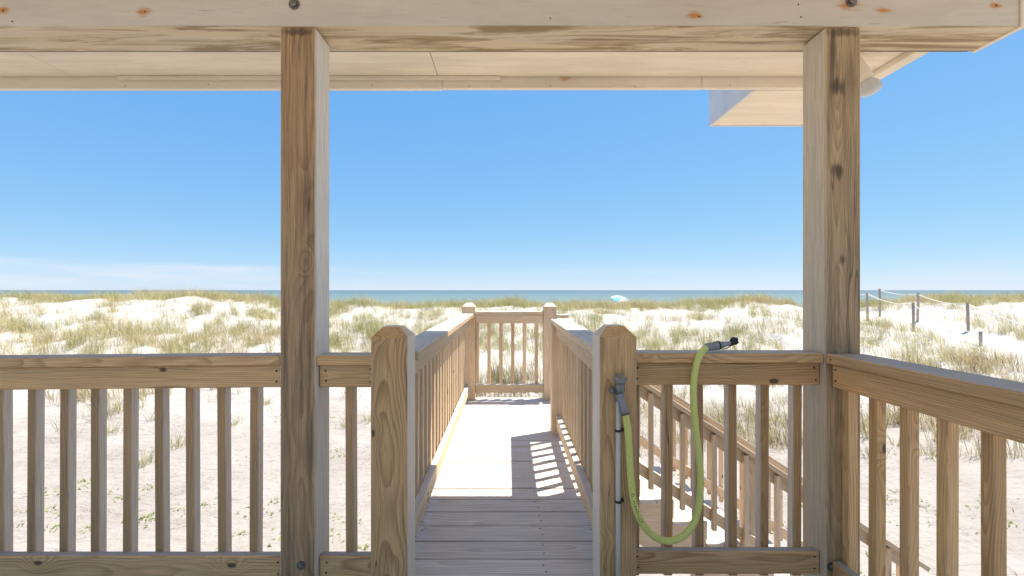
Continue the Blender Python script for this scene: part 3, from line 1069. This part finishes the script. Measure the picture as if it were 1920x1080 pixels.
lathe('nozzle_head', [(0.008, -0.012), (0.011, 0.0), (0.0165, 0.012), (0.0165, 0.022), (0.009, 0.026), (0.004, 0.033)], M['clip'], h0, Vector((0.75, 0.05, 0.55)), gh, 18)
tube('nozzle_lever', catmull([n0 + nd * 0.060 + Vector((0, 0, -0.014)), n0 + nd * 0.075 + Vector((0, 0, -0.019)), n0 + nd * 0.10 + Vector((0, 0, -0.011)), n0 + nd * 0.118 + Vector((0, 0, 0.006))], 5), 0.0022, M['grey'], gh, 8)


def hose_mark(char, s, size, parent):
    """A printed character lying on the hose at index s of its centre line."""
    i = int(s)
    f_ = s - i
    p = hpts[i].lerp(hpts[i + 1], f_)
    t = (hpts[i + 1] - hpts[i]).normalized()
    toward = (cam.location - p).normalized()
    n = (toward - t * toward.dot(t)).normalized()
    n = (n + t.cross(n) * -0.12).normalized()
    yv = n.cross(t).normalized()
    cu = bpy.data.curves.new('ink', 'FONT')
    cu.body = char
    cu.size = size
    cu.align_x = 'CENTER'
    cu.align_y = 'CENTER'
    cu.extrude = 0.0003
    tmp = bpy.data.objects.new('ink_tmp', cu)
    COL.objects.link(tmp)
    dg = bpy.context.evaluated_depsgraph_get()
    me = bpy.data.meshes.new_from_object(tmp.evaluated_get(dg))
    bpy.data.objects.remove(tmp)
    me.materials.clear()
    # wrap the print round the hose
    rad = 0.0131
    for v in me.vertices:
        a = v.co.y / rad
        v.co = Vector((v.co.x, math.sin(a) * (rad + v.co.z), math.cos(a) * (rad + v.co.z)))
    o = link('lettering', me, M['ink'], parent)
    m = Matrix((t, yv, n)).transposed().to_4x4()
    o.matrix_local = Matrix.Translation(p - wloc(parent)) @ m


def s_at(py, hi=40):
    for i in range(hi):
        if hpts[i + 1].z <= at(0, py, hpts[i].y).z:
            return i + 0.5
    return hi


word = 'FLEXZILLA'
s0, s1 = s_at(938), s_at(974)
hose_mark('O', s_at(926), 0.016, gh)
for i_, ch in enumerate(word):
    hose_mark(ch, s0 + (s1 - s0) * i_ / (len(word) - 1), 0.013, gh)
for i_, py in enumerate((783, 788, 793, 799)):
    hose_mark('-', s_at(py), 0.014, gh)
for py in (850, 868, 885, 903):
    hose_mark('-', s_at(py), 0.012, gh)

# ------------------------------------------------------------------ rope fence along the beach path
M['rope'] = plain('pale_rope', (0.78, 0.74, 0.66), 0.8)


def fpost(X, px, ytop, label, zbase=None, r=0.055):
    Y = X * F / (px - VX)
    zt = at(px, ytop, Y).z
    zb = float(ground(X, Y)) - 0.35
    o = lathe('fence_post', [(r, 0.0), (r, zt - zb - 0.02), (r * 0.8, zt - zb)], M['old'], (X, Y, zb), (0.01, 0.0, 1), None, 14)
    o.rotation_euler = (RNG.uniform(-.02, .02), RNG.uniform(-.02, .02), 0)
    tag(o, label, 'fence post', 'rope fence posts along the beach path')
    return Vector((X, Y, zt - 0.10))


A = [fpost(18.6, 1839, 621, 'weathered rope fence post nearest the viewer, half hidden by dune grass'),
     fpost(18.6, 1713, 567, 'weathered rope fence post, middle one of the left row by the path'),
     fpost(18.6, 1627, 548, 'weathered rope fence post farthest left, against the sea beside the porch post')]
B = [fpost(20.5, 1816, 567, 'weathered rope fence post nearest in the right row by the path'),
     fpost(20.5, 1720, 548, 'weathered rope fence post, middle one of the right row by the path'),
     fpost(20.5, 1650, 541, 'tallest looking rope fence post on the skyline, far end of the right row')]


def rope(a, b, sag, label):
    a, b = Vector(a), Vector(b)
    P = []
    for i in range(13):
        t = i / 12
        p = a.lerp(b, t)
        p.z -= sag * 4 * t * (1 - t)
        P.append(p)
    tag(tube('rope', P, 0.022, M['rope'], None, 6), label, 'rope', 'ropes strung between the fence posts')


rope(A[1], A[2], 0.16, 'pale rope between the far and middle posts of the left row')
rope(A[0], A[1], 0.25, 'pale rope between the middle and nearest posts of the left row')
rope(B[1], B[2], 0.10, 'pale rope between the far and middle posts of the right row')
rope(B[0], B[1], 0.14, 'pale rope between the middle and nearest posts of the right row')
rope(Vector((20.5, 16.2, -0.62)), B[0], 0.12, 'pale rope running from the nearest right post out of view')
rope(A[2], A[2] + Vector((-0.2, 3.2, 0.05)), 0.1, 'short pale rope leaving the farthest left post toward the porch post')

# ------------------------------------------------------------------ beach umbrella beyond the dune
UY = 40.0
uc = at(1166, 566, UY)
um = thing('beach_umbrella', (uc.x, uc.y, float(ground(uc.x, uc.y))), 'tilted turquoise and white beach umbrella showing above the dune grass', 'umbrella')
M['turq'] = plain('turquoise_canvas', (0.10, 0.45, 0.62), 0.7, 0, 0.05)
M['cwhite'] = plain('white_canvas', (0.78, 0.82, 0.84), 0.7, 0, 0.05)
uax = Vector((0.42, -0.25, 1.0)).normalized()
rot = uax.to_track_quat('Z', 'Y').to_matrix()
apex = at(1170, 557.5, UY)
for k_ in range(8):
    vs, fs = [], []
    na, nr = 4, 5
    for ir in range(nr + 1):
        rr = 1.02 * ir / nr
        for ia in range(na + 1):
            a = (k_ + ia / na) * math.pi / 4
            sc_ = 1 - 0.06 * math.sin(math.pi * ia / na) * (ir / nr)
            hgt = -0.42 * (rr / 1.02) ** 2 - 0.03 * math.sin(math.pi * ia / na) * (ir / nr)
            vs.append(tuple(apex - wloc(um) + rot @ Vector((rr * sc_ * math.cos(a), rr * sc_ * math.sin(a), hgt))))
    for ir in range(nr):
        for ia in range(na):
            q = ir * (na + 1) + ia
            fs.append((q, q + 1, q + na + 2, q + na + 1))
    pyd('canopy_panel', vs, fs, M['turq'] if k_ % 2 else M['cwhite'], um, True)
tube('pole', [apex, apex - uax * 1.1, Vector((apex.x - uax.x * 1.3, apex.y - uax.y * 1.3, float(ground(uc.x, uc.y)) - 0.3))], 0.02, M['cwhite'], um, 8)

# ------------------------------------------------------------------ dune grass
def grass_material():
    k = NT('dune_grass_blade')
    at_ = k.n('Attribute', attribute_name='col')
    k.b.inputs['Subsurface Weight'].default_value = 0.0
    tr = k.n('BsdfTranslucent')
    k.put(tr.inputs[0], at_.outputs['Color'])
    ms = k.n('MixShader')
    ms.inputs[0].default_value = 0.35
    k.done(at_.outputs['Color'], 0.6, 0.3)
    k.t.links.new(k.b.outputs[0], ms.inputs[1])
    k.t.links.new(tr.outputs[0], ms.inputs[2])
    k.t.links.new(ms.outputs[0], k.out.inputs[0])
    return k.m


M['grass'] = grass_material()


def blades(name, bx, by, h, wid, lean, ang, col):
    """Curved tapering blades as one mesh; all arguments arrays."""
    n = len(bx)
    bz = ground(bx, by) - 0.03
    dx, dy = np.cos(ang), np.sin(ang)
    fa = NR.uniform(0, np.pi, n)
    wx, wy = np.cos(fa) * wid / 2, np.sin(fa) * wid / 2
    V = np.zeros((n, 5, 3), np.float32)

    def pt(t):
        return (bx + dx * lean * h * t ** 1.8, by + dy * lean * h * t ** 1.8, bz + h * t * (1 - 0.35 * lean * t))
    for j, (t, ws) in enumerate(((0.0, 1.0), (0.55, 0.85))):
        x, y, z = pt(t)
        V[:, j * 2, 0], V[:, j * 2, 1], V[:, j * 2, 2] = x - wx * ws, y - wy * ws, z
        V[:, j * 2 + 1, 0], V[:, j * 2 + 1, 1], V[:, j * 2 + 1, 2] = x + wx * ws, y + wy * ws, z
    x, y, z = pt(1.0)
    V[:, 4, 0], V[:, 4, 1], V[:, 4, 2] = x, y, z
    b = np.arange(n)[:, None] * 5
    T = np.concatenate([b + np.array([[0, 1, 3]]), b + np.array([[0, 3, 2]]), b + np.array([[2, 3, 4]])], 0)
    me = fast_mesh(name, V.reshape(-1, 3), T, M['grass'], False)
    ca = me.color_attributes.new('col', 'FLOAT_COLOR', 'POINT')
    cc = np.ones((n, 5, 4), np.float32)
    cc[:, :, :3] = col[:, None, :]
    cc[:, 4, :3] = cc[:, 4, :3] * 0.85 + np.array([0.4, 0.33, 0.18]) * 0.15
    ca.data.foreach_set('color', cc.ravel())
    return me


GREEN = np.array([0.42, 0.41, 0.175])
STRAW = np.array([0.66, 0.56, 0.33])
BROWN = np.array([0.20, 0.145, 0.085])


def scatter(n, x0, x1, y0, y1, dens):
    x = NR.uniform(x0, x1, n)
    y = NR.uniform(y0, y1, n)
    d = dens(x, y)
    m = NR.random(n) < d
    return x[m], y[m]


def path_clear(x, y):
    return 1 - sst(1.9, 1.3, np.abs(x - 19.5)) * sst(13, 17, y)


def dens_main(x, y):
    c1 = fbm(x * 0.45, y * 0.45, 31, 3)
    c2 = fbm(x * 1.3, y * 1.3, 47, 3)
    left = sst(2.0, -6.0, x)
    right = sst(3.0, 8.0, x)
    crest = sst(25.6, 26.6, y) * (1 - sst(30.5, 32.5, y))
    d = crest * (0.35 + 0.65 * sst(0.42, 0.56, c1))
    slope = sst(20.6, 21.6, y) * (1 - sst(25.6, 26.6, y))
    d = d + slope * (0.06 + 0.9 * sst(0.54, 0.64, c2) * sst(0.46, 0.6, c1))
    band = sst(15.6, 16.4, y + (c1 - 0.5) * 4) * (1 - sst(20.2, 21.8, y + (c1 - 0.5) * 3))
    d = d + band * (1 - 0.45 * right) * (0.18 + 0.8 * sst(0.42, 0.56, c2))
    near = 3.6 * sst(0.6, 2.4, x) * (1 - sst(9, 12, x)) + 1.2 * sst(-1.5, -0.5, x) * (1 - sst(0.6, 2.4, x))
    low = sst(11.2, 13.0, y + near + (c1 - 0.5) * 5) * (1 - sst(15.2, 16.2, y))
    d = d + low * (0.05 + 0.85 * sst(0.50, 0.62, c2)) * (0.75 + 0.4 * right)
    brush = np.exp(-((x - 0.15) / 1.3) ** 2 - ((y - 12.6) / 1.3) ** 2)
    d = d + 0.75 * brush
    flat = (1 - sst(11.0, 12.5, y)) * 0.015 * sst(0.55, 0.7, c2)
    return np.clip((d + flat) * path_clear(x, y), 0, 1)


tx_, ty_ = scatter(40000, -34, 36, 8.5, 32, dens_main)
# keep only what the place shows: a wedge widening away from the porch
m = (np.abs(tx_) < ty_ * 1.25 + 3)
tx_, ty_ = tx_[m], ty_[m]
PER = 17
n = len(tx_) * PER
bx = np.repeat(tx_, PER) + NR.normal(0, 0.10, n)
by = np.repeat(ty_, PER) + NR.normal(0, 0.10, n)
th = np.repeat(NR.uniform(0.40, 0.85, len(tx_)), PER) * NR.uniform(0.55, 1.15, n)
dry = np.repeat(np.clip(fbm(tx_ * 0.6, ty_ * 0.6, 77, 3) * 1.5 - 0.35 + 0.25 * (ty_ < 16), 0, 1), PER)
dry = np.clip(dry + NR.normal(0, 0.22, n), 0, 1)
br = (NR.random(n) < 0.10 + 0.18 * (by < 15.5) + 0.45 * np.exp(-((bx - 0.15) / 1.3) ** 2 - ((by - 12.6) / 1.3) ** 2))
col = GREEN * (1 - dry[:, None]) + STRAW * dry[:, None]
col = np.where(br[:, None], BROWN, col) * NR.uniform(0.75, 1.2, (n, 1))
wind = NR.normal(2.7, 1.3, n)
me = blades('dune_grass', bx, by, th, NR.uniform(0.006, 0.011, n), NR.uniform(0.12, 0.75, n), wind, col)
tag(link('dune_grass', me, None), 'pale green and straw dune grass covering the dunes', 'grass', None, 'stuff')

# tall seed stalks
sx_, sy_ = scatter(1500, -30, 34, 15, 30, lambda x, y: 0.25 * dens_main(x, y))
n = len(sx_)
me = blades('seed_stalks', sx_, sy_, NR.uniform(0.8, 1.25, n), NR.uniform(0.006, 0.010, n), NR.uniform(0.05, 0.3, n), NR.normal(2.7, 0.8, n),
            np.tile(STRAW * 0.8, (n, 1)))
tag(link('seed_stalks', me, None), 'thin tall seed stalks standing above the dune grass', 'grass', None, 'stuff')

# low creeping plants on the flat sand below the porch
def dens_cover(x, y):
    d = 0.25 * sst(0.60, 0.70, fbm(x * 0.9, y * 0.9, 91, 3))
    for (px, py) in ((100, 985), (245, 925), (300, 965), (120, 915), (470, 1000), (640, 990), (1215, 1000), (520, 955), (1210, 955), (820, 1000), (1440, 990)):
        Y = (CAM_Z + 2.0) * F / (py - HY)
        X = (px - VX) / F * Y
        d = d + 0.9 * np.exp(-((x - X) / 0.32) ** 2 - ((y - Y) / 0.22) ** 2)
    return np.clip(d, 0, 1)


cx_, cy_ = scatter(9000, -12, 16, 4.5, 11.5, dens_cover)
PER = 10
n = len(cx_) * PER
bx = np.repeat(cx_, PER) + NR.normal(0, 0.06, n)
by = np.repeat(cy_, PER) + NR.normal(0, 0.06, n)
col = np.array([0.22, 0.30, 0.05]) * NR.uniform(0.7, 1.35, (n, 1))
me = blades('ground_cover', bx, by, NR.uniform(0.04, 0.11, n), NR.uniform(0.014, 0.03, n), NR.uniform(0.5, 1.4, n), NR.uniform(0, 6.28, n), col)
tag(link('ground_cover', me, None), 'low bright green creeping plants scattered on the flat sand', 'plants', None, 'stuff')

# dead stems and wrack lying about
lx_, ly_ = scatter(26000, -13, 18, 4.2, 14.5, lambda x, y: 0.02 + 0.45 * sst(0.50, 0.66, fbm(x * 0.7, y * 1.6, 61, 4)))
n = len(lx_)
col = np.array([0.17, 0.125, 0.085]) * NR.uniform(0.5, 1.6, (n, 1))
me = blades('beach_litter', lx_, ly_, NR.uniform(0.05, 0.16, n), NR.uniform(0.006, 0.014, n), NR.uniform(1.6, 2.3, n), NR.normal(0.35, 0.7, n) + np.pi * (NR.random(n) < 0.5), col)
tag(link('beach_litter', me, None), 'dead stems and wrack lying in thin lines on the flat sand', 'litter', None, 'stuff')

# single clumps on the flat sand, seen between the balusters
for (px, py) in ((268, 868), (205, 812), (120, 800), (440, 795), (330, 835), (650, 800), (690, 790), (500, 770), (1280, 760), (1450, 790),
                 (1640, 800), (1745, 850), (1800, 820), (1680, 830), (1390, 850)):
    Y = (CAM_Z + 1.95) * F / (py - HY)
    X = (px - VX) / F * Y
    n = 60
    ax_ = NR.normal(0, 0.07, n)
    ay_ = NR.normal(0, 0.07, n)
    dr = NR.random(n)[:, None]
    col = (GREEN * (1 - dr) + STRAW * dr) * NR.uniform(0.7, 1.15, (n, 1))
    me = blades('grass_clump', X + ax_, Y + ay_, NR.uniform(0.15, 0.5, n), NR.uniform(0.006, 0.010, n), NR.uniform(0.2, 0.9, n),
                np.arctan2(ay_, ax_) + NR.normal(0, 0.6, n), col)
    gz = float(ground(X, Y))
    co = np.zeros(len(me.vertices) * 3, np.float32)
    me.vertices.foreach_get('co', co)
    co = co.reshape(-1, 3) - np.array([X, Y, gz], np.float32)
    me.vertices.foreach_set('co', co.ravel())
    o = link('grass_clump', me, None)
    o.location = (X, Y, gz)
    tag(o, 'lone dry grass clump on the flat sand, seen between the porch balusters', 'grass clump', 'lone grass clumps on the flat sand')
